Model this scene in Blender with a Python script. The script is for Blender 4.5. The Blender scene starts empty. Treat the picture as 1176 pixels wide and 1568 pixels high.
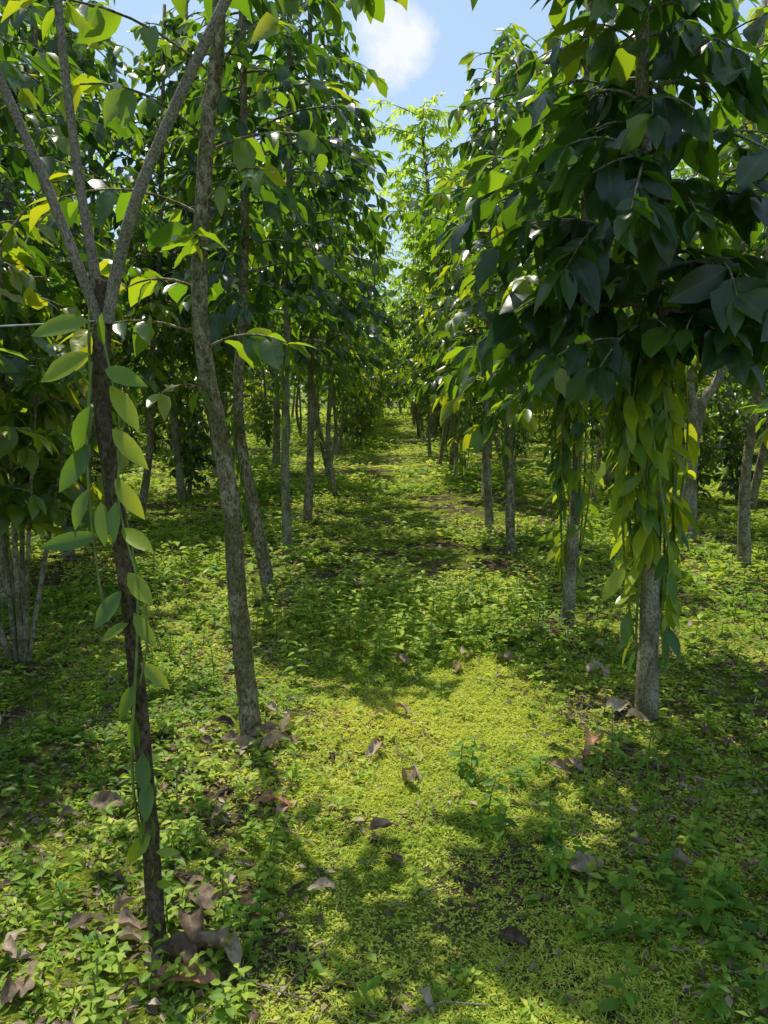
import bpy, math, random
import numpy as np
from mathutils import Vector

rng = np.random.default_rng(11)
scene = bpy.context.scene

# ------------------------------------------------------------------ helpers
def nrm(a):
    return a / np.maximum(np.linalg.norm(a, axis=-1, keepdims=True), 1e-9)

class MB:
    def __init__(s):
        s.V = []; s.T = []; s.Q = []; s.TM = []; s.QM = []; s.A = []; s.n = 0
    def add(s, V, T=None, Q=None, A=None, m=0):
        V = np.asarray(V, float).reshape(-1, 3)
        if A is None:
            A = np.zeros_like(V)
        s.V.append(V); s.A.append(A)
        if T is not None and len(T):
            s.T.append(np.asarray(T) + s.n); s.TM.append(np.full(len(T), m))
        if Q is not None and len(Q):
            s.Q.append(np.asarray(Q) + s.n); s.QM.append(np.full(len(Q), m))
        s.n += len(V)
    def mesh(s, name, mats, smooth=True):
        V = np.concatenate(s.V); A = np.concatenate(s.A)
        T = np.concatenate(s.T) if s.T else np.zeros((0, 3), int)
        Q = np.concatenate(s.Q) if s.Q else np.zeros((0, 4), int)
        TM = np.concatenate(s.TM) if s.TM else np.zeros(0, int)
        QM = np.concatenate(s.QM) if s.QM else np.zeros(0, int)
        me = bpy.data.meshes.new(name)
        me.vertices.add(len(V)); me.vertices.foreach_set("co", V.ravel().astype(np.float32))
        nl = len(T) * 3 + len(Q) * 4
        me.loops.add(nl)
        me.loops.foreach_set("vertex_index", np.concatenate([T.ravel(), Q.ravel()]).astype(np.int32))
        me.polygons.add(len(T) + len(Q))
        ls = np.concatenate([np.arange(len(T)) * 3, len(T) * 3 + np.arange(len(Q)) * 4]).astype(np.int32)
        me.polygons.foreach_set("loop_start", ls)
        me.polygons.foreach_set("material_index", np.concatenate([TM, QM]).astype(np.int32))
        me.polygons.foreach_set("use_smooth", np.full(len(ls), smooth))
        at = me.attributes.new("lf", 'FLOAT_VECTOR', 'POINT')
        at.data.foreach_set("vector", A.ravel().astype(np.float32))
        me.update(calc_edges=True)
        for m in mats:
            me.materials.append(m)
        return me
    def obj(s, name, mats, smooth=True):
        me = s.mesh(name, mats, smooth)
        o = bpy.data.objects.new(name, me)
        scene.collection.objects.link(o)
        return o

def leaves(mb, P, D, N, L, W, tone, fold=0.35, curl=0.25, lod=2, m=1, wav=0.0, shape=0):
    P = np.atleast_2d(P).astype(float); n = len(P)
    D = nrm(np.atleast_2d(D).astype(float)); N = np.atleast_2d(N).astype(float)
    S = nrm(np.cross(D, N) + 1e-6); N2 = np.cross(S, D)
    L = np.broadcast_to(L, n).astype(float); W = np.broadcast_to(W, n).astype(float)
    tone = np.broadcast_to(tone, n); fold = np.broadcast_to(fold, n); curl = np.broadcast_to(curl, n)
    if lod == 0:
        ts = np.array([0, .45, 1, .45]); tw = np.array([0, -1, 0, 1.])
        T = np.array([[0, 2, 1], [0, 3, 2]]); Q = np.zeros((0, 4), int)
    elif lod == 1:
        ts = np.array([0, .28, .28, .28, .68, .68, .68, 1]); tw = np.array([0, -.85, 0, .85, -.8, 0, .8, 0])
        T = np.array([[0, 2, 1], [0, 3, 2], [4, 5, 7], [5, 6, 7]]); Q = np.array([[1, 2, 5, 4], [2, 3, 6, 5]])
    elif lod == 2:
        rows = [(.1, .42), (.25, .82), (.45, 1.), (.65, .88), (.83, .5)]
        ts = [0]; tw = [0]
        for a, b in rows:
            ts += [a, a, a]; tw += [-b, 0, b]
        ts.append(1); tw.append(0); ts = np.array(ts); tw = np.array(tw)
        T = [[0, 2, 1], [0, 3, 2]]; Q = []
        for r in range(len(rows) - 1):
            a = 1 + 3 * r
            Q += [[a, a + 1, a + 4, a + 3], [a + 1, a + 2, a + 5, a + 4]]
        a = 1 + 3 * (len(rows) - 1); e = len(ts) - 1
        T += [[a, a + 1, e], [a + 1, a + 2, e]]
        T = np.array(T); Q = np.array(Q)
    else:   # fine, crumpled leaf
        sr = np.linspace(0, 1, 11); pr = np.sin(np.pi * sr ** .85) ** .75; pr[0] = .03; pr[-1] = .02
        cols = np.array([-1, -.66, -.33, 0, .33, .66, 1.])
        ts = np.repeat(sr, 7); tw = (pr[:, None] * cols[None]).ravel()
        T = np.zeros((0, 3), int); Q = []
        for r in range(10):
            for c in range(6):
                a = r * 7 + c; Q.append([a, a + 1, a + 8, a + 7])
        Q = np.array(Q)
    k = len(ts)
    if lod == 3:
        ph = rng.uniform(0, 6.28, (n, 1)); ph2 = rng.uniform(0, 6.28, (n, 1)); fr = rng.uniform(5, 11, (n, 1))
        bend = curl[:, None] * np.sin(np.pi * ts[None] * rng.uniform(.6, 1.3, (n, 1)) + ph2 * .2)
        off = fold[:, None] * np.abs(tw)[None] ** 1.6 * W[:, None] / 2 + bend * L[:, None] * .6 \
            + .16 * W[:, None] * np.sin(fr * ts[None] + ph + 1.5 * np.sign(tw)[None]) * np.abs(tw)[None] \
            + .08 * W[:, None] * np.sin(17 * ts[None] + 4 * tw[None] + ph2)
    else:
        off = fold[:, None] * np.abs(tw)[None] * W[:, None] / 2 - curl[:, None] * L[:, None] * ts[None] ** 2
        if wav:
            off = off + rng.normal(0, wav, (n, k)) * W[:, None] * np.abs(tw)[None]
    wsq = np.ones((n, k))
    if lod == 3: wsq = 1 - .35 * np.minimum(fold[:, None], 1.4) * np.abs(tw)[None] ** 2
    V = (P[:, None] + D[:, None] * (ts[None] * L[:, None])[..., None]
         + S[:, None] * (wsq * tw[None] * W[:, None] / 2)[..., None] + N2[:, None] * off[..., None])
    A = np.empty((n, k, 3)); A[..., 0] = tw / np.maximum(np.abs(tw).max(), 1e-6); A[..., 1] = ts; A[..., 2] = tone[:, None]
    base = (np.arange(n) * k)[:, None, None]
    mb.add(V.reshape(-1, 3), (T[None] + base).reshape(-1, 3) if len(T) else None,
           (Q[None] + base).reshape(-1, 4) if len(Q) else None, A.reshape(-1, 3), m)

def tube(mb, pts, rad, seg=8, m=0, noise=0.0, sub=1):
    pts = np.asarray(pts, float); rad = np.asarray(rad, float)
    if sub > 1:
        n = len(pts); t = np.arange(n); tt = np.linspace(0, n - 1, (n - 1) * sub + 1)
        P = np.vstack([2 * pts[0] - pts[1], pts, 2 * pts[-1] - pts[-2]])
        out = []
        for x in tt:
            i = min(int(x), n - 2); f = x - i
            p0, p1, p2, p3 = P[i], P[i + 1], P[i + 2], P[i + 3]
            out.append(.5 * (2 * p1 + (p2 - p0) * f + (2 * p0 - 5 * p1 + 4 * p2 - p3) * f * f + (3 * p1 - p0 - 3 * p2 + p3) * f ** 3))
        rad = np.interp(tt, t, rad); pts = np.array(out)
    n = len(pts)
    tan = nrm(np.gradient(pts, axis=0))
    ref = np.array([0.13, 1, 0.07]) if abs(tan[0][2]) > .5 else np.array([0, 0.1, 1.])
    A = nrm(np.cross(tan, ref)); B = np.cross(tan, A)
    th = np.linspace(0, 2 * np.pi, seg, endpoint=False)
    r = rad[:, None] * (1 + noise * rng.normal(0, 1, (n, seg)))
    V = pts[:, None] + r[..., None] * (np.cos(th)[None, :, None] * A[:, None] + np.sin(th)[None, :, None] * B[:, None])
    i = np.arange(n - 1)[:, None] * seg; j = np.arange(seg)[None]; j2 = (j + 1) % seg
    Q = np.stack([i + j, i + j2, i + seg + j2, i + seg + j], -1).reshape(-1, 4)
    V = V.reshape(-1, 3)
    V = np.vstack([V, pts[-1]]); e = len(V) - 1; b = (n - 1) * seg
    T = np.array([[b + a, b + (a + 1) % seg, e] for a in range(seg)])
    mb.add(V, T, Q, None, m)
    return pts, rad

# ------------------------------------------------------------------ materials
def newmat(name):
    m = bpy.data.materials.new(name); m.use_nodes = True
    nt = m.node_tree
    for n in list(nt.nodes): nt.nodes.remove(n)
    return m, nt, nt.nodes, nt.links

def ramp(nodes, stops):
    r = nodes.new('ShaderNodeValToRGB')
    el = r.color_ramp.elements
    while len(el) < len(stops): el.new(0.5)
    for e, (p, c) in zip(el, stops):
        e.position = p; e.color = (*c, 1)
    return r

def leaf_mat(name, stops, tstops, tfac=.4, rough=.38, vein=True, spec=.5, blotch=False, vd=.0007, vs=.12):
    m, nt, N, Lk = newmat(name)
    at = N.new('ShaderNodeAttribute'); at.attribute_name = 'lf'
    sp = N.new('ShaderNodeSeparateXYZ'); Lk.new(at.outputs['Vector'], sp.inputs[0])
    r1 = ramp(N, stops); r2 = ramp(N, tstops)
    Lk.new(sp.outputs['Z'], r1.inputs[0]); Lk.new(sp.outputs['Z'], r2.inputs[0])
    pr = N.new('ShaderNodeBsdfPrincipled'); tr = N.new('ShaderNodeBsdfTranslucent')
    pr.inputs['Roughness'].default_value = rough
    pr.inputs['Specular IOR Level'].default_value = spec
    col = r1.outputs[0]
    if vein:
        ab = N.new('ShaderNodeMath'); ab.operation = 'ABSOLUTE'; Lk.new(sp.outputs['X'], ab.inputs[0])
        a = N.new('ShaderNodeMath'); a.operation = 'MULTIPLY'; a.inputs[1].default_value = 50; Lk.new(sp.outputs['Y'], a.inputs[0])
        b = N.new('ShaderNodeMath'); b.operation = 'MULTIPLY_ADD'; b.inputs[1].default_value = -9; Lk.new(ab.outputs[0], b.inputs[0]); Lk.new(a.outputs[0], b.inputs[2])
        s = N.new('ShaderNodeMath'); s.operation = 'SINE'; Lk.new(b.outputs[0], s.inputs[0])
        mr = N.new('ShaderNodeMapRange'); mr.inputs['From Min'].default_value = 0; mr.inputs['From Max'].default_value = .1
        mr.inputs['To Min'].default_value = 1; mr.inputs['To Max'].default_value = 0; Lk.new(ab.outputs[0], mr.inputs[0])
        mx = N.new('ShaderNodeMix'); mx.data_type = 'RGBA'; Lk.new(col, mx.inputs[6])
        mf = N.new('ShaderNodeMath'); mf.operation = 'MULTIPLY'; mf.inputs[1].default_value = .35; Lk.new(mr.outputs[0], mf.inputs[0])
        Lk.new(mf.outputs[0], mx.inputs[0]); mx.inputs[7].default_value = (.14, .2, .06, 1) if not blotch else (.3, .24, .17, 1)
        col = mx.outputs[2]
        bp = N.new('ShaderNodeBump'); bp.inputs['Strength'].default_value = vs; bp.inputs['Distance'].default_value = vd
        Lk.new(s.outputs[0], bp.inputs['Height']); Lk.new(bp.outputs[0], pr.inputs['Normal'])
    if blotch:
        tcn = N.new('ShaderNodeTexCoord'); nn = N.new('ShaderNodeTexNoise'); nn.inputs['Scale'].default_value = 45; nn.inputs['Detail'].default_value = 5
        Lk.new(tcn.outputs['Object'], nn.inputs['Vector'])
        rb = ramp(N, [(.3, (.45, .45, .45)), (.65, (1.1, 1.1, 1.1))]); Lk.new(nn.outputs[0], rb.inputs[0])
        mb_ = N.new('ShaderNodeMix'); mb_.data_type = 'RGBA'; mb_.blend_type = 'MULTIPLY'; mb_.inputs[0].default_value = 1
        Lk.new(col, mb_.inputs[6]); Lk.new(rb.outputs[0], mb_.inputs[7]); col = mb_.outputs[2]
    Lk.new(col, pr.inputs['Base Color']); Lk.new(r2.outputs[0], tr.inputs['Color'])
    ms = N.new('ShaderNodeMixShader'); ms.inputs[0].default_value = tfac
    Lk.new(pr.outputs[0], ms.inputs[1]); Lk.new(tr.outputs[0], ms.inputs[2])
    o = N.new('ShaderNodeOutputMaterial'); Lk.new(ms.outputs[0], o.inputs[0])
    return m

coffee_leaf = leaf_mat("coffee_leaf",
    [(0, (.013, .030, .014)), (.5, (.030, .064, .020)), (.8, (.07, .125, .02)), (1, (.17, .2, .02))],
    [(0, (.07, .18, .01)), (.5, (.24, .46, .015)), (.8, (.5, .72, .02)), (1, (.8, .8, .02))], .42, .32, True, .65)
shade_leaf = leaf_mat("shade_leaf",
    [(0, (.02, .055, .018)), (.6, (.08, .17, .03)), (1, (.15, .24, .03))],
    [(0, (.14, .32, .03)), (.6, (.55, .88, .06)), (1, (.75, .92, .06))], .6, .45, False)
vine_leaf = leaf_mat("vanilla_leaf",
    [(0, (.045, .10, .03)), (.5, (.10, .19, .03)), (1, (.27, .34, .02))],
    [(0, (.17, .34, .02)), (.5, (.45, .65, .02)), (1, (.88, .9, .03))], .42, .33, False)
weed_leaf = leaf_mat("weed_leaf",
    [(0, (.035, .09, .022)), (.45, (.11, .22, .028)), (.8, (.36, .47, .06)), (1, (.6, .62, .13))],
    [(0, (.12, .3, .02)), (.45, (.4, .65, .03)), (1, (.92, .94, .1))], .42, .5, False, .3)
dry_leaf = leaf_mat("dry_leaf",
    [(0, (.05, .035, .025)), (.3, (.14, .095, .065)), (.55, (.28, .2, .14)), (.75, (.5, .4, .29)), (.88, (.46, .2, .14)), (1, (.5, .42, .18))],
    [(0, (.06, .03, .02)), (.5, (.3, .18, .1)), (1, (.4, .3, .12))], .15, .6, True, .25, True, .0006, .15)

def bark(name, c1, c2, c3, scale=1.0, pale=None):
    m, nt, N, Lk = newmat(name)
    tc = N.new('ShaderNodeTexCoord')
    mp = N.new('ShaderNodeMapping'); mp.inputs['Scale'].default_value = (scale, scale, scale * .6); Lk.new(tc.outputs['Object'], mp.inputs[0])
    n1 = N.new('ShaderNodeTexNoise'); n1.inputs['Scale'].default_value = 40; n1.inputs['Detail'].default_value = 8; n1.inputs['Roughness'].default_value = .7
    n2 = N.new('ShaderNodeTexNoise'); n2.inputs['Scale'].default_value = 9; n2.inputs['Detail'].default_value = 5
    n3 = N.new('ShaderNodeTexNoise'); n3.inputs['Scale'].default_value = 110; n3.inputs['Detail'].default_value = 6
    for n in (n1, n2, n3): Lk.new(mp.outputs[0], n.inputs['Vector'])
    r1 = ramp(N, [(.4, (0, 0, 0)), (.58, (1, 1, 1))]); Lk.new(n1.outputs[0], r1.inputs[0])
    r2 = ramp(N, [(.44, (0, 0, 0)), (.64, (1, 1, 1))]); Lk.new(n2.outputs[0], r2.inputs[0])
    m1 = N.new('ShaderNodeMix'); m1.data_type = 'RGBA'; m1.inputs[6].default_value = (*c1, 1); m1.inputs[7].default_value = (*c2, 1); Lk.new(r1.outputs[0], m1.inputs[0])
    base = m1.outputs[2]
    if pale:   # some trunks carry more pale lichen than others
        oi = N.new('ShaderNodeObjectInfo')
        rp = ramp(N, [(.35, (0, 0, 0)), (1, (.5, .5, .5))]); Lk.new(oi.outputs['Random'], rp.inputs[0])
        m4 = N.new('ShaderNodeMix'); m4.data_type = 'RGBA'; m4.inputs[7].default_value = (*pale, 1); Lk.new(base, m4.inputs[6]); Lk.new(rp.outputs[0], m4.inputs[0]); base = m4.outputs[2]
    m2 = N.new('ShaderNodeMix'); m2.data_type = 'RGBA'; m2.inputs[7].default_value = (*c3, 1); Lk.new(base, m2.inputs[6])
    mf = N.new('ShaderNodeMath'); mf.operation = 'MULTIPLY'; mf.inputs[1].default_value = .85; Lk.new(r2.outputs[0], mf.inputs[0]); Lk.new(mf.outputs[0], m2.inputs[0])
    m3 = N.new('ShaderNodeMix'); m3.data_type = 'RGBA'; m3.blend_type = 'MULTIPLY'; m3.inputs[0].default_value = .75
    r3 = ramp(N, [(.36, (.3, .3, .3)), (.56, (1, 1, 1))]); Lk.new(n3.outputs[0], r3.inputs[0])
    Lk.new(m2.outputs[2], m3.inputs[6]); Lk.new(r3.outputs[0], m3.inputs[7])
    pr = N.new('ShaderNodeBsdfPrincipled'); pr.inputs['Roughness'].default_value = .9; pr.inputs['Specular IOR Level'].default_value = .2
    Lk.new(m3.outputs[2], pr.inputs['Base Color'])
    ad = N.new('ShaderNodeMath'); Lk.new(n1.outputs[0], ad.inputs[0]); Lk.new(n3.outputs[0], ad.inputs[1])
    bp = N.new('ShaderNodeBump'); bp.inputs['Strength'].default_value = 1; bp.inputs['Distance'].default_value = .018
    Lk.new(ad.outputs[0], bp.inputs['Height']); Lk.new(bp.outputs[0], pr.inputs['Normal'])
    o = N.new('ShaderNodeOutputMaterial'); Lk.new(pr.outputs[0], o.inputs[0])
    return m

bark_m = bark("coffee_bark", (.15, .11, .055), (.52, .46, .32), (.17, .15, .06), 1., (.56, .53, .43))
bark_dark = bark("pole_bark", (.08, .055, .034), (.2, .155, .1), (.10, .08, .04))
bark_grey = bark("grey_shoot_bark", (.32, .28, .21), (.5, .44, .34), (.36, .31, .22), 2)

def simple(name, c, rough=.6):
    m, nt, N, Lk = newmat(name)
    pr = N.new('ShaderNodeBsdfPrincipled'); pr.inputs['Roughness'].default_value = rough
    tc = N.new('ShaderNodeTexCoord'); n = N.new('ShaderNodeTexNoise'); n.inputs['Scale'].default_value = 25
    Lk.new(tc.outputs['Object'], n.inputs['Vector'])
    r = ramp(N, [(.3, tuple(x * .6 for x in c)), (.7, tuple(min(1, x * 1.3) for x in c))]); Lk.new(n.outputs[0], r.inputs[0])
    Lk.new(r.outputs[0], pr.inputs['Base Color'])
    o = N.new('ShaderNodeOutputMaterial'); Lk.new(pr.outputs[0], o.inputs[0])
    return m
vine_stem = simple("vine_stem", (.14, .2, .04), .45)
wire_m = simple("wire_grey", (.35, .35, .35), .5)

# ------------------------------------------------------------------ ground
def fsum(x, y, seed, sc, octv=4):
    r = np.random.default_rng(seed); o = 0; amp = 1; tot = 0
    for k in range(octv):
        for _ in range(4):
            a = r.uniform(0, 2 * np.pi); ph = r.uniform(0, 6.28)
            o = o + amp * np.sin((np.cos(a) * x + np.sin(a) * y) * sc * r.uniform(.7, 1.4) + ph)
        tot += amp * 2; amp *= .6; sc *= 2.1
    return o / tot
def gh(x, y):
    fall = np.clip(1 - np.abs(y) / 120, 0, 1)
    return (.028 * fsum(x, y, 3, 1.2) + .012 * fsum(x, y, 5, 6) + .03 * (1 - np.exp(-((x - .15) / .7) ** 2)) - .02) * fall

def axis(lo, hi, step, far, k):
    a = np.arange(lo, hi, step)
    g = hi + (far - hi) * (np.linspace(0, 1, k) ** 3)
    b = lo - (far + lo) * (np.linspace(0, 1, k) ** 3)
    return np.concatenate([b[::-1][:-1], a, g])
xs = axis(-5, 5, .06, 400, 50); ys = axis(-1, 14, .07, 400, 60)
X, Y = np.meshgrid(xs, ys); Z = gh(X, Y)
nx = len(xs); ny = len(ys)
i = np.arange(ny - 1)[:, None] * nx; j = np.arange(nx - 1)[None]
Q = np.stack([i + j, i + j + 1, i + nx + j + 1, i + nx + j], -1).reshape(-1, 4)

gm, nt, N, Lk = newmat("soil_and_moss")
tc = N.new('ShaderNodeTexCoord')
def noise(scale, det=6, rough=.6):
    n = N.new('ShaderNodeTexNoise'); n.inputs['Scale'].default_value = scale; n.inputs['Detail'].default_value = det; n.inputs['Roughness'].default_value = rough
    Lk.new(tc.outputs['Object'], n.inputs['Vector']); return n
nb = noise(1.6, 8); ns = noise(28, 8, .7); nf = noise(90, 4)
rs = ramp(N, [(.3, (.035, .024, .014)), (.5, (.10, .068, .042)), (.62, (.22, .16, .11)), (.75, (.36, .28, .2))]); Lk.new(ns.outputs[0], rs.inputs[0])
rg = ramp(N, [(.3, (.07, .10, .015)), (.55, (.22, .28, .03)), (.8, (.4, .43, .06))]); Lk.new(nf.outputs[0], rg.inputs[0])
rm = ramp(N, [(.42, (0, 0, 0)), (.54, (1, 1, 1))]); Lk.new(nb.outputs[0], rm.inputs[0])
mx = N.new('ShaderNodeMix'); mx.data_type = 'RGBA'; Lk.new(rm.outputs[0], mx.inputs[0]); Lk.new(rs.outputs[0], mx.inputs[6]); Lk.new(rg.outputs[0], mx.inputs[7])
pr = N.new('ShaderNodeBsdfPrincipled'); pr.inputs['Roughness'].default_value = .95; pr.inputs['Specular IOR Level'].default_value = .1; Lk.new(mx.outputs[2], pr.inputs['Base Color'])
ad = N.new('ShaderNodeMath'); Lk.new(ns.outputs[0], ad.inputs[0]); Lk.new(nf.outputs[0], ad.inputs[1])
bp = N.new('ShaderNodeBump'); bp.inputs['Strength'].default_value = 1; bp.inputs['Distance'].default_value = .03
Lk.new(ad.outputs[0], bp.inputs['Height']); Lk.new(bp.outputs[0], pr.inputs['Normal'])
o = N.new('ShaderNodeOutputMaterial'); Lk.new(pr.outputs[0], o.inputs[0])
mb = MB(); mb.add(np.stack([X, Y, Z], -1), None, Q); mb.obj("ground", [gm])

# ------------------------------------------------------------------ trees
def interp_path(pts, z):
    pts = np.asarray(pts); return np.array([np.interp(z, pts[:, 2], pts[:, 0]), np.interp(z, pts[:, 2], pts[:, 1]), z])

def leafy_branch(mb, p0, az, length, up, droop, leafL, lod, tone, spacing, r0=.009, ratio=.5, twigs=0, m=1, dens=1.):
    n = 7; t = np.linspace(0, 1, n)
    d = np.array([math.cos(az), math.sin(az), 0])
    side = np.array([-d[1], d[0], 0]) * rng.normal(0, .12)
    pts = p0 + (d[None] + side[None] * t[:, None]) * (t * length)[:, None] + np.array([0, 0, 1.])[None] * ((up * t - droop * t ** 2) * length)[:, None]
    tube(mb, pts, np.linspace(r0, .003, n), 4, 0)
    k = max(2, int(length / spacing)); tt = np.linspace(.25, 1, k)
    P = np.stack([np.interp(tt, t, pts[:, a]) for a in range(3)], -1)
    tan = nrm(np.stack([np.interp(tt, t, np.gradient(pts[:, a])) for a in range(3)], -1))
    sd = nrm(np.cross(tan, [0, 0, 1.]))
    for sg in (1, -1):
        keep = rng.random(k) < .88 * dens
        if keep.sum() == 0: continue
        q = keep.sum()
        fwd = .35 + .5 * tt[keep] ** 3
        D = tan[keep] * fwd[:, None] + sd[keep] * sg * rng.uniform(.4, 1.1, q)[:, None] + np.stack([rng.normal(0, .3, q), rng.normal(0, .3, q), -rng.uniform(.0, 1.2, q)], -1)
        Nn = np.array([0, 0, 1.]) + rng.normal(0, .5, (q, 3))
        L = leafL * rng.uniform(.5, 1.2, q)
        leaves(mb, P[keep], D, Nn, L, L * rng.uniform(ratio * .82, ratio * 1.2, q), np.clip(tone + rng.normal(0, .16, q) + .3 * (tt[keep] > .93), 0, 1),
               rng.uniform(.05, .6, q), rng.uniform(.0, .45, q), lod, m, .1 if lod == 2 else .05)
    leaves(mb, pts[-1:], tan[-1:] + rng.normal(0, .2, (1, 3)), np.array([[0, 0, 1.]]), leafL * .8, leafL * .3, min(1, tone + .25), .3, .2, lod, m)
    for _ in range(twigs):
        s = rng.uniform(.25, .75); q = np.array([np.interp(s, t, pts[:, a]) for a in range(3)])
        leafy_branch(mb, q, az + rng.choice([-1, 1]) * rng.uniform(.5, 1.1), length * rng.uniform(.35, .55), rng.uniform(-.1, .5), rng.uniform(.2, .6), leafL, lod, tone, spacing, .005, ratio, 0, m, dens)

def tree(mb, pts, r0, r1, z0, z1, R, leafL=.17, lod=1, nb=14, spacing=.085, twigs=1, ratio=.5, tone=.42, bottom=.75, segs=10, dens=1., upr=(.15, .7), drp=(.25, .8), taper=1.2):
    rad = np.linspace(r0, r1, len(pts)); rad[0] *= 1.15
    tube(mb, pts, rad, segs, 0, .05, 8)
    nB = int((z1 - z0) * nb); ph = rng.uniform(0, 6.28)
    for b in range(nB):
        f = (b + rng.random()) / nB
        z = z0 + (z1 - z0) * f
        p = interp_path(pts, z)
        az = b * 2.4 + rng.normal(0, .4)
        lobe = .8 + .35 * math.sin(2 * az + ph + z * 2.1)
        shp = (bottom + (1 - bottom) * min(1, f * 3)) * (1 - max(0, f - .5) * taper) * lobe
        leafy_branch(mb, p, az, R * shp * rng.uniform(.5, 1.15), rng.uniform(*upr), rng.uniform(*drp),
                     leafL, lod, np.clip(tone + rng.normal(0, .13), 0, 1), spacing, .011, ratio, twigs, 1, dens)
    leafy_branch(mb, interp_path(pts, z1), rng.uniform(0, 6), .35, 1.0, .2, leafL, lod, tone + .15, spacing)

def limb_bumps(mb, pts, r, n):
    for _ in range(n):
        z = rng.uniform(.1, 2.0); p = interp_path(pts, z); a = rng.uniform(0, 6.28)
        d = np.array([math.cos(a), math.sin(a), .25])
        tube(mb, [p + d * r * .5, p + d * r * 1.2, p + d * r * 1.4], [.013, .011, .006], 6, 0, .1)

MATS = [bark_m, coffee_leaf]
near = [
 dict(pts=[(-.62,3.41,-.03),(-.66,3.4,.6),(-.69,3.4,1.17),(-.77,3.4,1.68),(-.786,3.4,2.01),(-.727,3.4,2.64),(-.67,3.4,3.01),(-.62,3.45,4.1)], r0=.046, r1=.026, z0=3.1, z1=3.8, R=.65, leafL=.19, lod=2, nb=9),
 dict(pts=[(-.88,5.83,-.03),(-1.0,5.83,.7),(-1.09,5.83,1.36),(-1.04,5.83,2.1),(-1.0,5.83,2.8),(-.97,5.8,4.4)], r0=.052, r1=.024, z0=2.1, z1=4.25, R=.75, leafL=.18, lod=2, nb=18, tone=.25, taper=.6),
 dict(pts=[(-.92,7.23,-.03),(-.93,7.25,.8),(-.9,7.25,1.8),(-.85,7.25,3),(-.8,7.2,5.1)], r0=.045, r1=.024, z0=2.1, z1=4.9, R=.85, leafL=.18, lod=1, nb=18, tone=.25, taper=.6),
 dict(pts=[(-.93,9.23,-.03),(-.88,9.25,.8),(-.86,9.25,1.8),(-.85,9.25,3),(-.8,9.2,6.)], r0=.052, r1=.024, z0=1.9, z1=5.9, R=.98, leafL=.18, lod=1, nb=18, tone=.28, taper=.7),
 dict(pts=[(1.29,3.59,-.03),(1.27,3.59,.8),(1.24,3.6,1.8),(1.12,3.6,2.83),(1.1,3.6,3.8)], r0=.05, r1=.022, z0=1.9, z1=3.7, R=.85, leafL=.21, lod=2, nb=23, tone=.22, taper=.8),
 dict(pts=[(1.21,4.93,-.03),(1.23,4.93,.8),(1.24,4.95,1.8),(1.2,4.95,3.9)], r0=.04, r1=.022, z0=1.7, z1=3.8, R=.8, leafL=.18, lod=2, nb=20, tone=.34),
 dict(pts=[(1.19,7.09,-.03),(1.16,7.1,.8),(1.14,7.1,1.8),(1.15,7.1,4.4)], r0=.045, r1=.022, z0=1.5, z1=4.4, R=.95, leafL=.17, lod=1, nb=20, tone=.38),
 dict(pts=[(1.17,8.4,-.03),(1.12,8.4,.8),(1.1,8.4,1.8),(1.15,8.4,4.8)], r0=.045, r1=.022, z0=1.7, z1=5.0, R=1.0, leafL=.17, lod=1, nb=19, tone=.38),
 dict(pts=[(3.2,6.7,-.03),(3.15,6.7,.8),(3.2,6.7,1.8),(3.2,6.7,4.8)], r0=.055, r1=.025, z0=1.8, z1=4.6, R=.95, leafL=.18, lod=1, nb=16),
 dict(pts=[(3.2,8.0,-.03),(3.18,8.0,.8),(3.25,8.0,1.4),(3.5,8.0,2.1),(3.6,8,5.2)], r0=.085, r1=.03, z0=2.0, z1=5.0, R=.95, leafL=.18, lod=1, nb=16),
 dict(pts=[(-2.9,6.96,-.03),(-2.9,6.96,.8),(-2.95,7,1.8),(-2.9,7,5.2)], r0=.05, r1=.025, z0=1.3, z1=5.1, R=1.05, leafL=.18, lod=1, nb=19, taper=.7, tone=.32),
 dict(pts=[(-2.75,5.46,-.03),(-2.75,5.46,.8),(-2.7,5.5,1.8),(-2.7,5.5,4.3)], r0=.06, r1=.025, z0=1.4, z1=4.2, R=1.0, leafL=.18, lod=2, nb=17, tone=.38, taper=.6),
]
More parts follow.
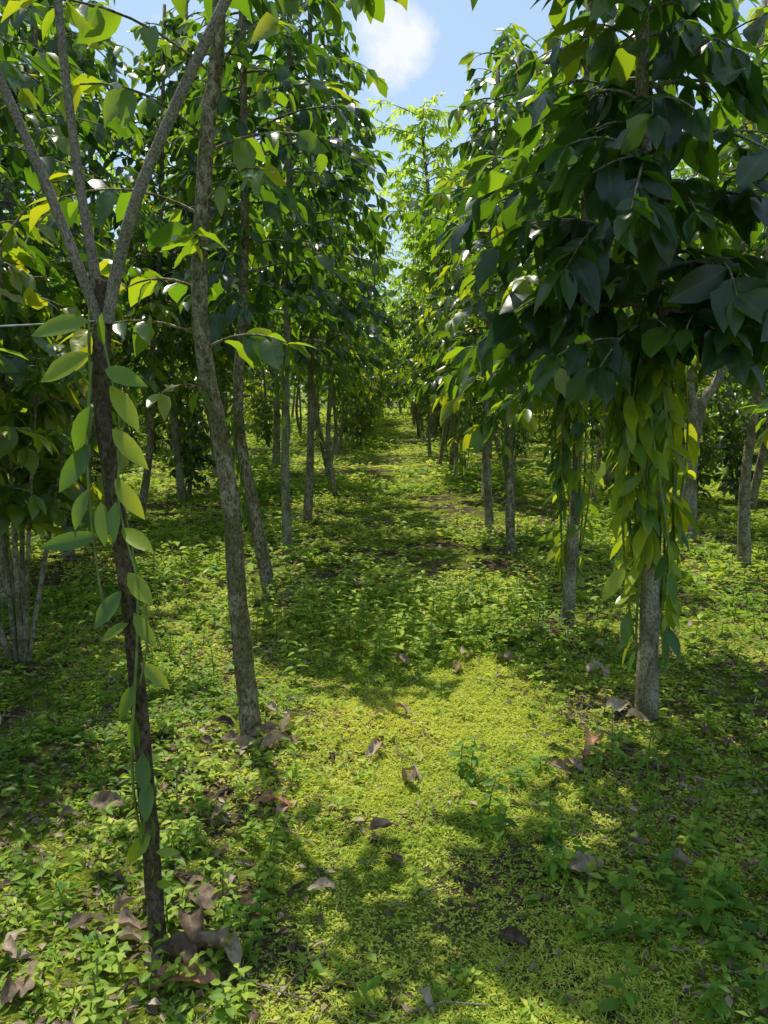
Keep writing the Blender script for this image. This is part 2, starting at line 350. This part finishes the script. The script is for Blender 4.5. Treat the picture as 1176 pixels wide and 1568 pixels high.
for d in near:
    mb = MB(); d = dict(d); pts = d.pop('pts'); r0 = d.pop('r0'); r1 = d.pop('r1')
    tree(mb, pts, r0, r1, **d)
    limb_bumps(mb, pts, r0, 8)
    if abs(pts[0][0] - 1.29) < .01:
        for a, z, ln in [(3.3, 2.05, .8), (2.9, 1.95, .65), (3.9, 2.3, .75), (4.4, 2.5, .85), (0.2, 2.0, .7), (5.2, 2.1, .75), (4.9, 1.9, .55), (5.9, 2.4, .9), (4.0, 1.85, .5), (5.6, 1.9, .6)]:
            leafy_branch(mb, interp_path(pts, z), a, ln, .25, .6, .22, 2, .15, .068, .012, .52, 2)
        for a, z, ln in [(3.5, 3.3, .8), (3.9, 3.35, .9), (4.3, 3.2, .95), (3.2, 3.4, 1.05), (2.9, 3.4, 1.0), (3.6, 3.5, 1.1), (3.3, 3.6, .9)]:  # limbs mostly above the frame, added to shade the ground at lower right
            leafy_branch(mb, interp_path(pts, z), a, ln, .75, .4, .2, 2, .2, .07, .01, .5, 2)
    if abs(pts[0][1] - 4.93) < .01:
        for a, z, ln in [(3.3, 1.75, .8), (3.6, 1.6, .75), (3.0, 1.9, .8), (4.0, 1.7, .6), (3.4, 2.2, .9)]:
            leafy_branch(mb, interp_path(pts, z), a, ln, .3, .6, .18, 2, .6, .07, .01, .48, 1)
    if abs(pts[0][0] + .62) < .01:
        for a, z, ln in [(3.4, 2.3, .55), (4.0, 2.6, .6), (5.6, 2.35, .5), (2.9, 2.0, .35), (5.9, 1.75, .4), (4.4, 1.55, .35), (0.1, 2.55, .6), (5.3, 2.8, .6), (3.8, 2.85, .7), (3.3, 1.8, .45), (5.0, 2.1, .5)]:
            leafy_branch(mb, interp_path(pts, z), a, ln, .55, .5, .17, 2, .66, .1, .008, .5, 0, dens=.85)
        for a, z, ln in [(.1, 3.45, .9), (.45, 3.5, 1.05), (-.2, 3.5, .95), (.75, 3.6, .9), (.25, 3.7, 1.1)]:  # unseen limbs over the path, put in for their shadow on the foreground
            leafy_branch(mb, interp_path(pts, z), a, ln, .6, .2, .2, 2, .45, .065, .014, .5, 3)
    if abs(pts[0][1] - 8.0) < .01:
        tube(mb, [(3.22, 8, 1.1), (3.1, 7.95, 1.6), (3.05, 7.9, 2.2), (3.0, 7.9, 4.0)], [.06, .05, .04, .02], 10, 0, .04, 5)
    mb.obj("coffee_tree", MATS)

tmpl = []
for k in range(6):
    mb = MB()
    lx, ly = rng.normal(0, .2, 2)
    pts = [(0, 0, -.05), (lx * .5, ly, .8), (lx, ly * .5, 1.8), (lx * .6, ly, 3), (0, 0, 5.6)]
    tree(mb, pts, rng.uniform(.036, .06), .02, rng.uniform(1.3, 1.9), 5.5, .98, leafL=.2, lod=1, nb=15, spacing=.092, tone=.3 + .06 * k)
    limb_bumps(mb, pts, .048, 5)
    tmpl.append(mb.mesh("coffee_tree_mesh", MATS))
stm = []
for k in range(2):
    mb = MB()
    pts = [(0, 0, -.05), (.1, 0, 1.5), (-.05, .1, 3), (0, .05, 5), (.1, 0, 7.2)]
    tree(mb, pts, .07, .02, 2.6, 7.1, 1.5, leafL=.14, lod=0, nb=17, spacing=.05, twigs=3, ratio=.38, tone=.72, upr=(.3, .9), drp=(.2, .6))
    stm.append(mb.mesh("shade_tree_mesh", [bark_m, shade_leaf]))
mb = MB()
tree(mb, [(1.25, 13.8, -.05), (1.18, 13.8, 1.8), (1.0, 13.9, 3.2), (.8, 14, 4.6), (.6, 14, 6.2)], .06, .02, 3.0, 6.2, 1.45, leafL=.14, lod=0, nb=22, spacing=.05, twigs=3, ratio=.38, tone=.8, upr=(.3, .9), drp=(.2, .6), taper=.8)
mb.obj("shade_tree", [bark_m, shade_leaf])
bsh = []
for k in range(4):
    mb = MB()
    for s in range(4):
        a = s * 1.6 + rng.normal(0, .3); l = rng.uniform(.25, .5); h = rng.uniform(1.6, 2.4)
        pts = [(0.03 * math.cos(a), .03 * math.sin(a), -.05), (l * .4 * math.cos(a), l * .4 * math.sin(a), h * .4), (l * math.cos(a), l * math.sin(a), h)]
        tree(mb, pts, .02, .008, .35, h, .5, leafL=.16, lod=1, nb=10, spacing=.08, tone=.38 + .1 * k, segs=6)
    bsh.append(mb.mesh("coffee_bush_mesh", MATS))
mb = MB()
for s, (bx, by, h) in enumerate([(-1.95, 4.1, 2.3), (-2.25, 4.4, 2.6), (-2.5, 4.0, 2.2), (-2.1, 4.7, 2.4), (-1.7, 4.5, 1.9), (-1.85, 4.2, 1.7)]):
    tree(mb, [(-2.15 + .1 * (bx + 2.15), 4.35, -.05), (-2.15 + .5 * (bx + 2.15), 4.35 + .5 * (by - 4.35), h * .45), (bx, by, h)], .016, .008, .85, h, .5, leafL=.16, lod=2, nb=14, spacing=.08, tone=.62, segs=7)
mb.obj("coffee_bush", MATS)

def place(name, me, x, y, s=1., sz=1.):
    o = bpy.data.objects.new(name, me); scene.collection.objects.link(o)
    o.location = (x, y, float(gh(np.array(x), np.array(y)))); o.rotation_euler = (rng.normal(0, .055), rng.normal(0, .055), rng.uniform(0, 6.28))
    o.scale = (s, s, s * sz); return o
for x0, ys0, szr in [(-.95, 11.0, (.9, 1.1)), (1.12, 10.87, (.78, .98))]:
    y = ys0
    while y < 46:
        xx = x0 + .012 * y + rng.normal(0, .16) - .1 * (x0 < 0)
        place("coffee_tree", tmpl[rng.integers(6) if y < 18 else rng.integers(3, 6)], xx, y, rng.uniform(.82, 1.0) * (1.15 if y > 22 else 1), rng.uniform(*szr) * (.88 if y > 20 else 1)); y += rng.uniform(1.3, 2.7)
for row in range(1, 6):
    for sg in (-1, 1):
        x0 = (-.95 - 2. * row) if sg < 0 else (1.15 + 2.03 * row)
        y = {(1, -1): 8.6, (1, 1): 9.6}.get((row, sg), max(1.0, (abs(x0) - 3.5) / .55)) + rng.uniform(0, .6)
        while y < 38:
            place("coffee_tree", tmpl[rng.integers(6)], x0 + .012 * y + rng.normal(0, .35), y, rng.uniform(.85, 1.15), rng.uniform(.85, 1.12)); y += rng.uniform(1.5, 3.4)
for x, y in [(-2.3, 3.85), (-2.9, 1.6), (3.3, 4.4)]:  # first one, mostly out of view, is set here to shade the left foreground
    place("coffee_tree", tmpl[rng.integers(6)], x, y, .95, .8)
for x, y in [(-4.1, 7.4), (-2.0, 10.3), (-3.9, 9.6), (-2.3, 12.6), (-5.6, 8.8), (-1.9, 14.4), (2.6, 11.4), (4.6, 9.6)]:
    place("coffee_tree", tmpl[rng.integers(3)], x, y, 1.15, .95)
for x, y, s in [(2.3, 17, .95), (3.9, 16.5, 1), (-2.1, 15, 1), (-1.7, 21, 1), (1.1, 20.5, .98), (1.6, 25, 1), (-5.4, 12.0, 1), (-.6, 27, 1), (1.2, 31, .9), (-.9, 35, .9), (.9, 41, .9), (-4.2, 18, 1), (6.5, 19, 1)]:
    place("shade_tree", stm[rng.integers(2)], x, y, s)
place("coffee_bush", bsh[1], -3.6, 6.4, 1.1)
for _ in range(110):
    sg = rng.choice([-1, 1]); y = rng.uniform(9, 34); x = sg * rng.uniform(2.4, .5 * y + 3)
    if abs(x) < 2.2 + .02 * y: continue
    place("coffee_bush", bsh[rng.integers(4)], x, y, rng.uniform(.5, 1.1), rng.uniform(.8, 1.1))
for y in np.arange(20, 46, 1.7):
    for sg in (-1, 1):
        place("coffee_bush", bsh[rng.integers(2, 4)], .3 + .012 * y + sg * rng.uniform(1.1, 1.6), y, rng.uniform(.7, 1.1))
for x in np.arange(-3, 4.5, 1.1):
    place("coffee_tree", tmpl[rng.integers(3, 6)], x, 52 + rng.uniform(0, 2), 1.3, .9)
    place("coffee_bush", bsh[rng.integers(2, 4)], x, 49 + rng.uniform(0, 2), 1.3)
mb = MB()
def wall(x, y, n, L):
    z = rng.uniform(0, 1, n) ** .8 * (7.5 + 1.2 * np.sin(x * .5 + y * .4))
    tn = .2 + .25 * fsum(x + .7 * y, z * 1.2, 9, 1.4) + rng.normal(0, .12, n)
    leaves(mb, np.stack([x, y, z], -1), rng.normal(0, 1, (n, 3)), rng.normal(0, 1, (n, 3)), L, L * .5, np.clip(tn, 0, 1), .3, .2, 0, 0)
n = 13000; wall(rng.uniform(-40, 40, n), rng.uniform(53, 58, n), n, .65)
for sg in (-1, 1):
    n = 15000; wall(sg * rng.uniform(14., 18, n), rng.uniform(8, 54, n), n, .42)
mb.obj("distant_foliage", [shade_leaf])

# ------------------------------------------------------------------ front pole with shoots
PP = np.array([(-.655,2.01,-.03),(-.665,2.02,.35),(-.68,2.03,.75),(-.70,2.04,1.1),(-.735,2.06,1.4),(-.75,2.08,1.6),(-.735,2.1,1.87)])
mb = MB()
tube(mb, PP, [.027, .024, .022, .022, .022, .023, .023], 14, 0, .06, 8)
for pts, r in [([(-.725,2.08,1.76),(-.69,2.08,1.9),(-.62,2.06,2.08),(-.5,2.06,2.32),(-.37,2.07,2.56),(-.2,2.1,2.9),(0,2.15,3.3)], .017),
               ([(-.745,2.09,1.8),(-.77,2.12,1.95),(-.8,2.14,2.15),(-.825,2.14,2.55),(-.85,2.2,3.1)], .0145),
               ([(-.745,2.08,1.76),(-.79,2.06,1.92),(-.86,2.06,2.12),(-.965,2.05,2.39),(-1.1,2.05,2.7),(-1.3,2.1,3.0)], .0145)]:
    tube(mb, pts, np.linspace(r, r * .65, len(pts)), 10, 1, .02, 5)
for p, n in [((0, 2.15, 3.3), 3), ((-.85, 2.2, 3.1), 3), ((-1.3, 2.1, 3.0), 3)]:
    for _ in range(n):
        leafy_branch(mb, np.array(p), rng.uniform(0, 6.28), rng.uniform(.3, .5), .6, .3, .11, 2, .6, .06, .006, .45, 1, 2)
mb.obj("vanilla_support_pole", [bark_dark, bark_grey, shade_leaf])

mb = MB()
t = np.linspace(0, 1, 26); zz = .22 + 1.6 * t
cx = np.interp(zz, PP[:, 2], PP[:, 0]); cy = np.interp(zz, PP[:, 2], PP[:, 1])
tube(mb, np.stack([cx + .03 * np.cos(5 * zz + 1), cy - .01 + .03 * np.sin(5 * zz + 1), zz], -1), [.0045] * 26, 6, 0, .02, 3)
tube(mb, [(-.755,2.03,1.66),(-.77,2.0,1.4),(-.755,1.99,1.1),(-.73,1.98,.98)], [.004] * 4, 6, 0, .02, 6)
tube(mb, [(-.72,2.03,1.72),(-.68,2.0,1.5),(-.69,1.99,1.3),(-.65,1.98,1.1),(-.63,1.98,.95),(-.66,1.99,.8)], [.003] * 6, 6, 0, .02, 6)
VL = [(-.74,1.76,-1,-.1,.15,.6),(-.745,1.68,-.9,-.5,.15,.8),(-.75,1.55,-.35,-.95,.14,.15),(-.76,1.45,-.5,-.8,.15,.1),
      (-.75,1.21,-1,-.05,.15,.15),(-.70,1.60,.55,-.8,.14,.85),(-.70,1.49,.6,-.8,.14,.85),(-.70,1.36,.6,-.75,.13,.9),
      (-.69,1.23,.75,-.6,.12,.85),(-.68,1.11,.6,-.7,.12,.85),(-.70,1.06,-.35,-.9,.12,.3),(-.67,1.0,.5,-.8,.11,.6),
      (-.685,.97,-.8,-.6,.1,.6),(-.66,.86,.6,-.8,.11,.7),(-.67,.80,-.5,-.85,.12,.5),(-.68,.70,-.3,-.95,.12,.35),
      (-.665,.60,-.2,-1,.11,.2),(-.655,.52,.2,-1,.11,.3),(-.66,.42,.15,-1,.12,.25),(-.655,.36,-.7,-.7,.11,.8),
      (-.65,.27,-.6,-.8,.1,.8),(-.65,.5,-.2,-.9,.1,.6),(-.71,1.7,.3,.7,.09,.2),(-.71,1.64,.8,-.5,.12,.5),(-.74,1.3,.3,-1,.12,.3),
      (-.77,1.33,-.4,-.9,.11,.4),(-.645,.3,.8,-.1,.07,.7),(-.65,.2,.8,.3,.07,.6),(-.70,1.3,-.1,-1,.11,.5)]
for bx, bz, dx, dz, L, tn in VL:
    leaves(mb, [(bx, 2.0, bz)], [(dx + rng.normal(0, .1), rng.uniform(-.45, .1), dz + rng.normal(0, .1))], [(rng.uniform(-.5, .5) , -1, .45 + rng.uniform(-.3, .4))], L, L * rng.uniform(.32, .44), tn, .3, rng.uniform(-.1, .25), 2, 1, .03)
mb.obj("vanilla_vine", [vine_stem, vine_leaf])

mb = MB()
tube(mb, [(-.75,2.06,1.765),(-1.2,2.1,1.75),(-2.75,2.4,1.76)], [.0025]*3, 6, 0, 0, 4)
mb.obj("wire", [wire_m])

def trunk_vine(pts, tr, z0, z1, ns, nl, name="vanilla_vine", lod=2, hang=.3, L0=.13, tone=.45, side=None):
    mb = MB(); pts = np.asarray(pts)
    for s in range(ns):
        n = 12; zlo = z0 + rng.uniform(0, .65) * (z1 - z0); z = np.linspace(zlo, z1 - rng.uniform(0, .2), n); w = rng.uniform(-2, 2)
        a0 = rng.uniform(0, 6.28) if side is None or rng.random() < .4 else side + rng.normal(0, .5)
        prof = np.sin(np.linspace(.3, 3.1, n))
        out = tr + .006 + rng.uniform(0, .05) * prof + hang * (s % 2 == 0) * prof * rng.uniform(.2, .8)
        cx = np.interp(z, pts[:, 2], pts[:, 0]); cy = np.interp(z, pts[:, 2], pts[:, 1])
        w = w * .4 if s % 2 == 0 else w
        P = np.stack([cx + out * np.cos(a0 + w * (z - z1)), cy + out * np.sin(a0 + w * (z - z1)), z], -1)
        tube(mb, P, [.0055] * n, 6, 0, .03, 3)
        k = nl; tt = rng.uniform(0, 1, k)
        q = np.stack([np.interp(tt, np.linspace(0, 1, n), P[:, a]) for a in range(3)], -1)
        od = q - np.stack([np.interp(q[:, 2], pts[:, 2], pts[:, 0]), np.interp(q[:, 2], pts[:, 2], pts[:, 1]), q[:, 2]], -1)
        od = nrm(od + rng.normal(0, .04, (k, 3)))
        D = od * rng.uniform(.1, .9, k)[:, None] + np.array([0, 0, -1.]) * rng.uniform(.4, 1.2, k)[:, None] + rng.normal(0, .25, (k, 3))
        L = L0 * rng.uniform(.6, 1.25, k)
        leaves(mb, q, D, od + [0, 0, .5] + rng.normal(0, .3, (k, 3)), L, L * rng.uniform(.26, .38, k), np.clip(rng.normal(tone, .32, k), 0, 1), .3, .15, lod, 1, .03)
    return mb.obj(name, [vine_stem, vine_leaf])
trunk_vine(near[4]['pts'], .045, .3, 2.0, 26, 17, hang=.22, L0=.165, side=3.8, tone=.66)
trunk_vine(near[5]['pts'], .04, .15, 1.95, 15, 15, hang=.15, L0=.15, side=3.6, tone=.5)
trunk_vine(near[1]['pts'], .05, .2, 1.5, 3, 10, hang=.08)
trunk_vine(near[6]['pts'], .05, .3, 1.8, 5, 10, hang=.12)
trunk_vine(near[2]['pts'], .05, 1.0, 2.2, 3, 10, hang=.1)
trunk_vine(near[3]['pts'], .05, .8, 2.2, 4, 10, hang=.12)
trunk_vine([(1.12,10.87,0),(1.12,10.87,2)], .05, .1, 2., 8, 12, hang=.15)
trunk_vine([(1.2,12.6,0),(1.2,12.6,2)], .05, .1, 2., 8, 12, hang=.15)

# ------------------------------------------------------------------ ground cover
bases = [(d['pts'][0][0], d['pts'][0][1]) for d in near] + [(-.655, 2.0)]
def basemask(x, y):
    m = np.ones_like(x)
    for bx, by in bases:
        m *= 1 - .9 * np.exp(-(((x - bx) ** 2 + (y - by) ** 2) / .2 ** 2))
    return m
def cover(mb, n, xr, yr, smin, smax, hgt, seed, keepf, per=(5, 9), toneb=.5, wedge=True, wr=(.34, .6), upm=.9):
    x = rng.uniform(*xr, n); y = rng.uniform(*yr, n)
    k = (np.abs(x) < .62 * y + .9) & (rng.random(n) < keepf(x, y) * basemask(x, y)); x = x[k]; y = y[k]
    c = rng.integers(per[0], per[1], len(x)); idx = np.repeat(np.arange(len(x)), c); q = len(idx)
    size = rng.uniform(smin, smax, len(x)); hh = hgt * rng.uniform(.2, 1, len(x)) ** 1.5
    patch = fsum(x, y, 77, 2.5)
    tn = toneb + .3 * patch + rng.normal(0, .1, len(x))
    a = rng.uniform(0, 6.28, q); up = rng.uniform(-.1, upm, q)
    lv = rng.uniform(.15, 1, q)
    P = np.stack([x[idx], y[idx], gh(x, y)[idx] + hh[idx] * lv], -1)
    D = np.stack([np.cos(a), np.sin(a), up * .8], -1)
    P[:, :2] += D[:, :2] * (size[idx] * .15)[:, None]
    L = size[idx] * rng.uniform(.6, 1.25, q)
    leaves(mb, P, D, np.array([0, 0, 1.]) + rng.normal(0, .3, (q, 3)), L, L * rng.uniform(wr[0], wr[1], q), np.clip(tn[idx] + rng.normal(0, .1, q), 0, 1), .35, .25, 0, 0)

pathf = lambda x, y: np.exp(-((x - .2 - .012 * y) / .65) ** 4)
patchy = lambda x, y, s, sc, th: np.clip((fsum(x, y, s, sc) - th) * 5 + .5, 0, 1)
mb = MB()
cover(mb, 90000, (-2.4, 2.6), (1.2, 5.4), .007, .017, .018, 1, lambda x, y: .05 + .9 * np.maximum(pathf(x, y) * (.6 + .4 * patchy(x, y, 23, 3., -.1)), patchy(x, y, 21, 1.6, .1)), (4, 7), .92)
# thin grass blades on the path
cover(mb, 45000, (-1.3, 1.6), (1.2, 5.6), .018, .035, .012, 9, lambda x, y: .9 * pathf(x, y) * patchy(x, y, 27, 2.2, -.05) + .08, (4, 7), .9, wr=(.08, .16), upm=1.8)
cover(mb, 15000, (-3.4, 3.6), (1.2, 6.), .02, .042, .05, 2, lambda x, y: np.clip(patchy(x, y, 31, 2.0, .03) * (1 - .7 * pathf(x, y) * (y < 4)) + .05, 0, 1), (5, 9), .66)
cover(mb, 3600, (-3.4, 3.6), (1.2, 6.), .03, .055, .13, 3, lambda x, y: patchy(x, y, 41, 1.7, .0) * (1 - .9 * pathf(x, y) * (y < 4)), (6, 11), .52)
cover(mb, 42000, (-8, 8), (5.2, 13), .02, .05, .05, 4, lambda x, y: .08 + .88 * patchy(x, y, 31, 1.5, .0), (5, 8), .8)
cover(mb, 11000, (-8, 8), (5, 13), .05, .085, .17, 5, lambda x, y: patchy(x, y, 51, 1.4, .03) * (1 - .5 * pathf(x, y)), (6, 10), .64)
cover(mb, 34000, (-16, 16), (13, 34), .05, .1, .12, 6, lambda x, y: .15 + .85 * patchy(x, y, 61, 1., -.05), (4, 7), .74)
cover(mb, 5000, (-12, 12), (11, 30), .1, .17, .4, 8, lambda x, y: patchy(x, y, 62, 1., .05) * (1 - pathf(x, y)), (7, 11), .55)
cover(mb, 12000, (-17, 17), (32, 54), .12, .22, .3, 7, lambda x, y: .6 + 0 * x, (4, 6), .75)
mb.obj("ground_cover_weeds", [weed_leaf])

def weed_plant(mb, x, y, h, n, L, tone):
    z = float(gh(np.array(x), np.array(y)))
    lean = rng.normal(0, .15, 2)
    pts = [(x, y, z - .01), (x + lean[0] * h * .4, y + lean[1] * h * .4, z + h * .5), (x + lean[0] * h, y + lean[1] * h, z + h)]
    tube(mb, pts, [.0035, .003, .002], 5, 1, 0, 3)
    k = np.repeat(np.linspace(.25, 1, n), 2); a = np.repeat(np.arange(n) * 1.57 + rng.uniform(0, 3), 2) + np.tile([0, math.pi], n) + rng.normal(0, .2, 2 * n)
    P = np.stack([np.interp(k, [0, .5, 1], [p[c] for p in pts]) for c in range(3)], -1)
    D = np.stack([np.cos(a), np.sin(a), rng.uniform(-.1, .45, 2 * n)], -1)
    l = L * (1.15 - .5 * k) * rng.uniform(.8, 1.15, 2 * n)
    leaves(mb, P, D, np.array([0, 0, 1.]) + rng.normal(0, .2, (2 * n, 3)), l, l * .48, np.clip(tone + rng.normal(0, .08, 2 * n), 0, 1), .3, .3, 2, 0, .02)
WP = [(.36,3.0,.2,6,.07,.35),(.40,2.75,.16,5,.07,.3),(.42,2.62,.12,4,.08,.3),(.74,2.05,.1,4,.09,.35),(.98,2.1,.15,5,.09,.4),(1.08,2.2,.12,4,.08,.4),(.3,3.85,.1,4,.06,.5),(.33,3.1,.14,5,.07,.35)]
mb = MB()
for w in WP: weed_plant(mb, *w)
for _ in range(230):
    x = rng.normal(.1, .6); y = rng.normal(5.2, .42)
    weed_plant(mb, x, y, rng.uniform(.1, .26), 5, .08, rng.uniform(.55, .85))
for _ in range(380):
    x = rng.choice([-1, 1]) * rng.uniform(.75, 3.6) + .2; y = rng.uniform(1.6, 9)
    if abs(x) < .62 * y + .6: weed_plant(mb, x, y, rng.uniform(.06, .22), 4, rng.uniform(.04, .075), rng.uniform(.35, .8))
for _ in range(60):
    x = rng.uniform(-.8, -.35); y = rng.uniform(1.6, 2.6); weed_plant(mb, x, y, rng.uniform(.05, .13), 4, .05, rng.uniform(.4, .8))
for _ in range(75):
    x = rng.uniform(.55, 1.7); y = rng.uniform(1.6, 3.2); weed_plant(mb, x, y, rng.uniform(.05, .15), 4, rng.uniform(.04, .075), rng.uniform(.35, .6))
mb.obj("weed_plants", [weed_leaf, vine_stem])

# ------------------------------------------------------------------ fallen leaves
mb = MB()
def fallen(x, y, L, tone):
    z = float(gh(np.array(x), np.array(y))) + rng.uniform(.015, .035)
    az = rng.uniform(0, 6.28)
    D = np.array([[math.cos(az), math.sin(az), rng.uniform(-.05, .3)]])
    leaves(mb, [(x - D[0, 0] * L / 2, y - D[0, 1] * L / 2, z)], D, np.array([[0, 0, 1.]]) + rng.normal(0, .3, (1, 3)), L, L * rng.uniform(.42, .6),
           tone, rng.uniform(.1, 1.3), rng.uniform(.1, .45), 3, 0)
for x, y, L, tn in [(-.42,2.73,.15,.88),(-.38,2.7,.1,.8),(.92,3.2,.14,.9),(1.16,3.6,.17,.72),(1.22,3.5,.12,.75),(-.05,3.2,.13,.72),(-.02,3.6,.1,.98),(.08,3.62,.12,.55),
        (.10,2.95,.12,.5),(.12,3.02,.1,.6),(0,2.56,.13,.45),(.03,2.43,.1,.3),(.68,2.37,.13,.6),(.7,2.3,.09,.3),(.79,3.05,.14,.6),(.72,2.98,.1,.5),(-.2,2.22,.09,.76),
        (-.56,2.17,.14,.45),(-.5,2.2,.12,.7),(-.56,2.02,.15,.25),(-.43,1.93,.14,.7),(-.5,1.95,.13,.6),(-.53,1.83,.17,.86),(-.58,1.9,.18,.2),(-.62,1.86,.12,.4),(-.94,1.83,.13,.5),(-.98,1.8,.1,.35),
        (-.77,2.03,.13,.6),(-.72,1.98,.1,.7),(-1.05,2.7,.14,.4),(1.17,4.1,.13,.7),(.11,1.8,.07,.75),(.38,2.05,.1,.2),(.98,2.35,.1,.6),(-.55,3.3,.15,.45),(-.5,3.25,.14,.7),(-.45,3.45,.13,.55),
        (-.68,3.25,.13,.4),(-.4,3.3,.1,.5),(-.6,3.2,.12,.6),(.42,4.2,.12,.5),(.1,4.3,.13,.6),(2.0,4.8,.16,.65),(2.0,3.8,.16,.3),(2.1,3.7,.14,.6),(.5,4.4,.14,.7),(.7,4.3,.12,.6),(1.0,3.3,.12,.65)]:
    fallen(x, y, L, tn)
for bx, by in bases:
    for _ in range(9):
        fallen(bx + rng.normal(0, .25), by + rng.normal(-.05, .22), rng.uniform(.05, .12), rng.uniform(.05, .8))
for _ in range(230):
    x = rng.uniform(-5, 5); y = 1.3 + 9 * rng.random() ** .8
    if abs(x) < .62 * y + .5 and (rng.random() > .88 or abs(x - .2) > .65): fallen(x, y, rng.uniform(.04, .1), rng.uniform(.05, .8))
mb.obj("fallen_leaves", [dry_leaf])
mb = MB(); n = 36000
x = rng.uniform(-4, 4, n); y = 1.2 + 8 * rng.random(n) ** 1.3
k = (np.abs(x) < .62 * y + .5) & (rng.random(n) < 1 - .9 * pathf(x, y)); x = x[k]; y = y[k]; n = len(x); a = rng.uniform(0, 6.28, n)
L = rng.uniform(.015, .055, n)
leaves(mb, np.stack([x, y, gh(x, y) + .012], -1), np.stack([np.cos(a), np.sin(a), rng.uniform(0, .5, n)], -1), np.array([0, 0, 1.]) + rng.normal(0, .4, (n, 3)), L, L * rng.uniform(.2, .6, n), rng.uniform(.1, .8, n), .4, .4, 0, 0)
for _ in range(180):
    x = rng.uniform(-2.2, 2.2); y = rng.uniform(1.5, 5); a = rng.uniform(0, 6.28); L = rng.uniform(.06, .25); z = float(gh(np.array(x), np.array(y))) + .015
    tube(mb, [(x, y, z), (x + L * .5 * math.cos(a), y + L * .5 * math.sin(a), z + .012), (x + L * math.cos(a + .15), y + L * math.sin(a + .15), z)], [.003, .0025, .002], 5, 1, .1)
mb.obj("leaf_litter", [dry_leaf, bark_grey])

# ------------------------------------------------------------------ light, sky, camera
EL = math.radians(66); AZ = math.radians(-26)
sd = Vector((math.sin(AZ) * math.cos(EL), math.cos(AZ) * math.cos(EL), math.sin(EL)))
sl = bpy.data.lights.new("sun", 'SUN'); sl.energy = 5; sl.angle = math.radians(.5); sl.color = (1, .95, .80)
so = bpy.data.objects.new("sun", sl); scene.collection.objects.link(so); so.rotation_euler = sd.to_track_quat('Z', 'Y').to_euler(); so.location = (0, 0, 20)

w = bpy.data.worlds.new("World"); scene.world = w; w.use_nodes = True
nt = w.node_tree; N = nt.nodes; Lk = nt.links
bg = N['Background']; bg.inputs[1].default_value = .14
sky = N.new('ShaderNodeTexSky'); sky.sky_type = 'NISHITA'; sky.sun_disc = False; sky.sun_elevation = EL; sky.sun_rotation = AZ % (2 * math.pi)
hz = N.new('ShaderNodeMix'); hz.data_type = 'RGBA'; hz.inputs[0].default_value = .5; Lk.new(sky.outputs[0], hz.inputs[6]); hz.inputs[7].default_value = (4.6, 6.4, 8.2, 1)
tc = N.new('ShaderNodeTexCoord')
nz = N.new('ShaderNodeTexNoise'); nz.inputs['Scale'].default_value = 16; nz.inputs['Detail'].default_value = 8; nz.inputs['Roughness'].default_value = .6; Lk.new(tc.outputs['Generated'], nz.inputs['Vector'])
acc = None
for c, wd in [((.014, .93, .372), .0011), ((-.5, .75, .5), .012), ((.45, .75, .52), .008), ((-.05, .8, .62), .003)]:
    cv = Vector(c).normalized()
    dp = N.new('ShaderNodeVectorMath'); dp.operation = 'DOT_PRODUCT'; Lk.new(tc.outputs['Generated'], dp.inputs[0]); dp.inputs[1].default_value = cv
    mr = N.new('ShaderNodeMapRange'); mr.inputs['From Min'].default_value = 1 - wd * 1.6; mr.inputs['From Max'].default_value = 1; mr.inputs['To Min'].default_value = 0; mr.inputs['To Max'].default_value = .42
    Lk.new(dp.outputs['Value'], mr.inputs[0])
    if acc is None: acc = mr.outputs[0]
    else:
        mm = N.new('ShaderNodeMath'); mm.operation = 'MAXIMUM'; Lk.new(acc, mm.inputs[0]); Lk.new(mr.outputs[0], mm.inputs[1]); acc = mm.outputs[0]
sm = N.new('ShaderNodeMath'); Lk.new(acc, sm.inputs[0]); Lk.new(nz.outputs[0], sm.inputs[1])
rr = ramp(N, [(.6, (0, 0, 0)), (.9, (1, 1, 1))]); Lk.new(sm.outputs[0], rr.inputs[0])
mx = N.new('ShaderNodeMix'); mx.data_type = 'RGBA'; Lk.new(rr.outputs[0], mx.inputs[0]); Lk.new(hz.outputs[2], mx.inputs[6]); mx.inputs[7].default_value = (6.8, 7.0, 7.2, 1)
Lk.new(mx.outputs[2], bg.inputs[0])

cam = bpy.data.cameras.new("camera"); co = bpy.data.objects.new("camera", cam); scene.collection.objects.link(co)
cam.sensor_fit = 'VERTICAL'; cam.sensor_height = 24; cam.lens = 12 / math.tan(math.radians(33.5))
cam.clip_end = 1500; cam.clip_start = .05
co.location = (0, 0, 1.6); co.rotation_euler = (math.radians(90 - 9.3), 0, 0)
scene.camera = co
scene.view_settings.view_transform = 'Standard'; scene.view_settings.look = 'None'; scene.view_settings.exposure = 0
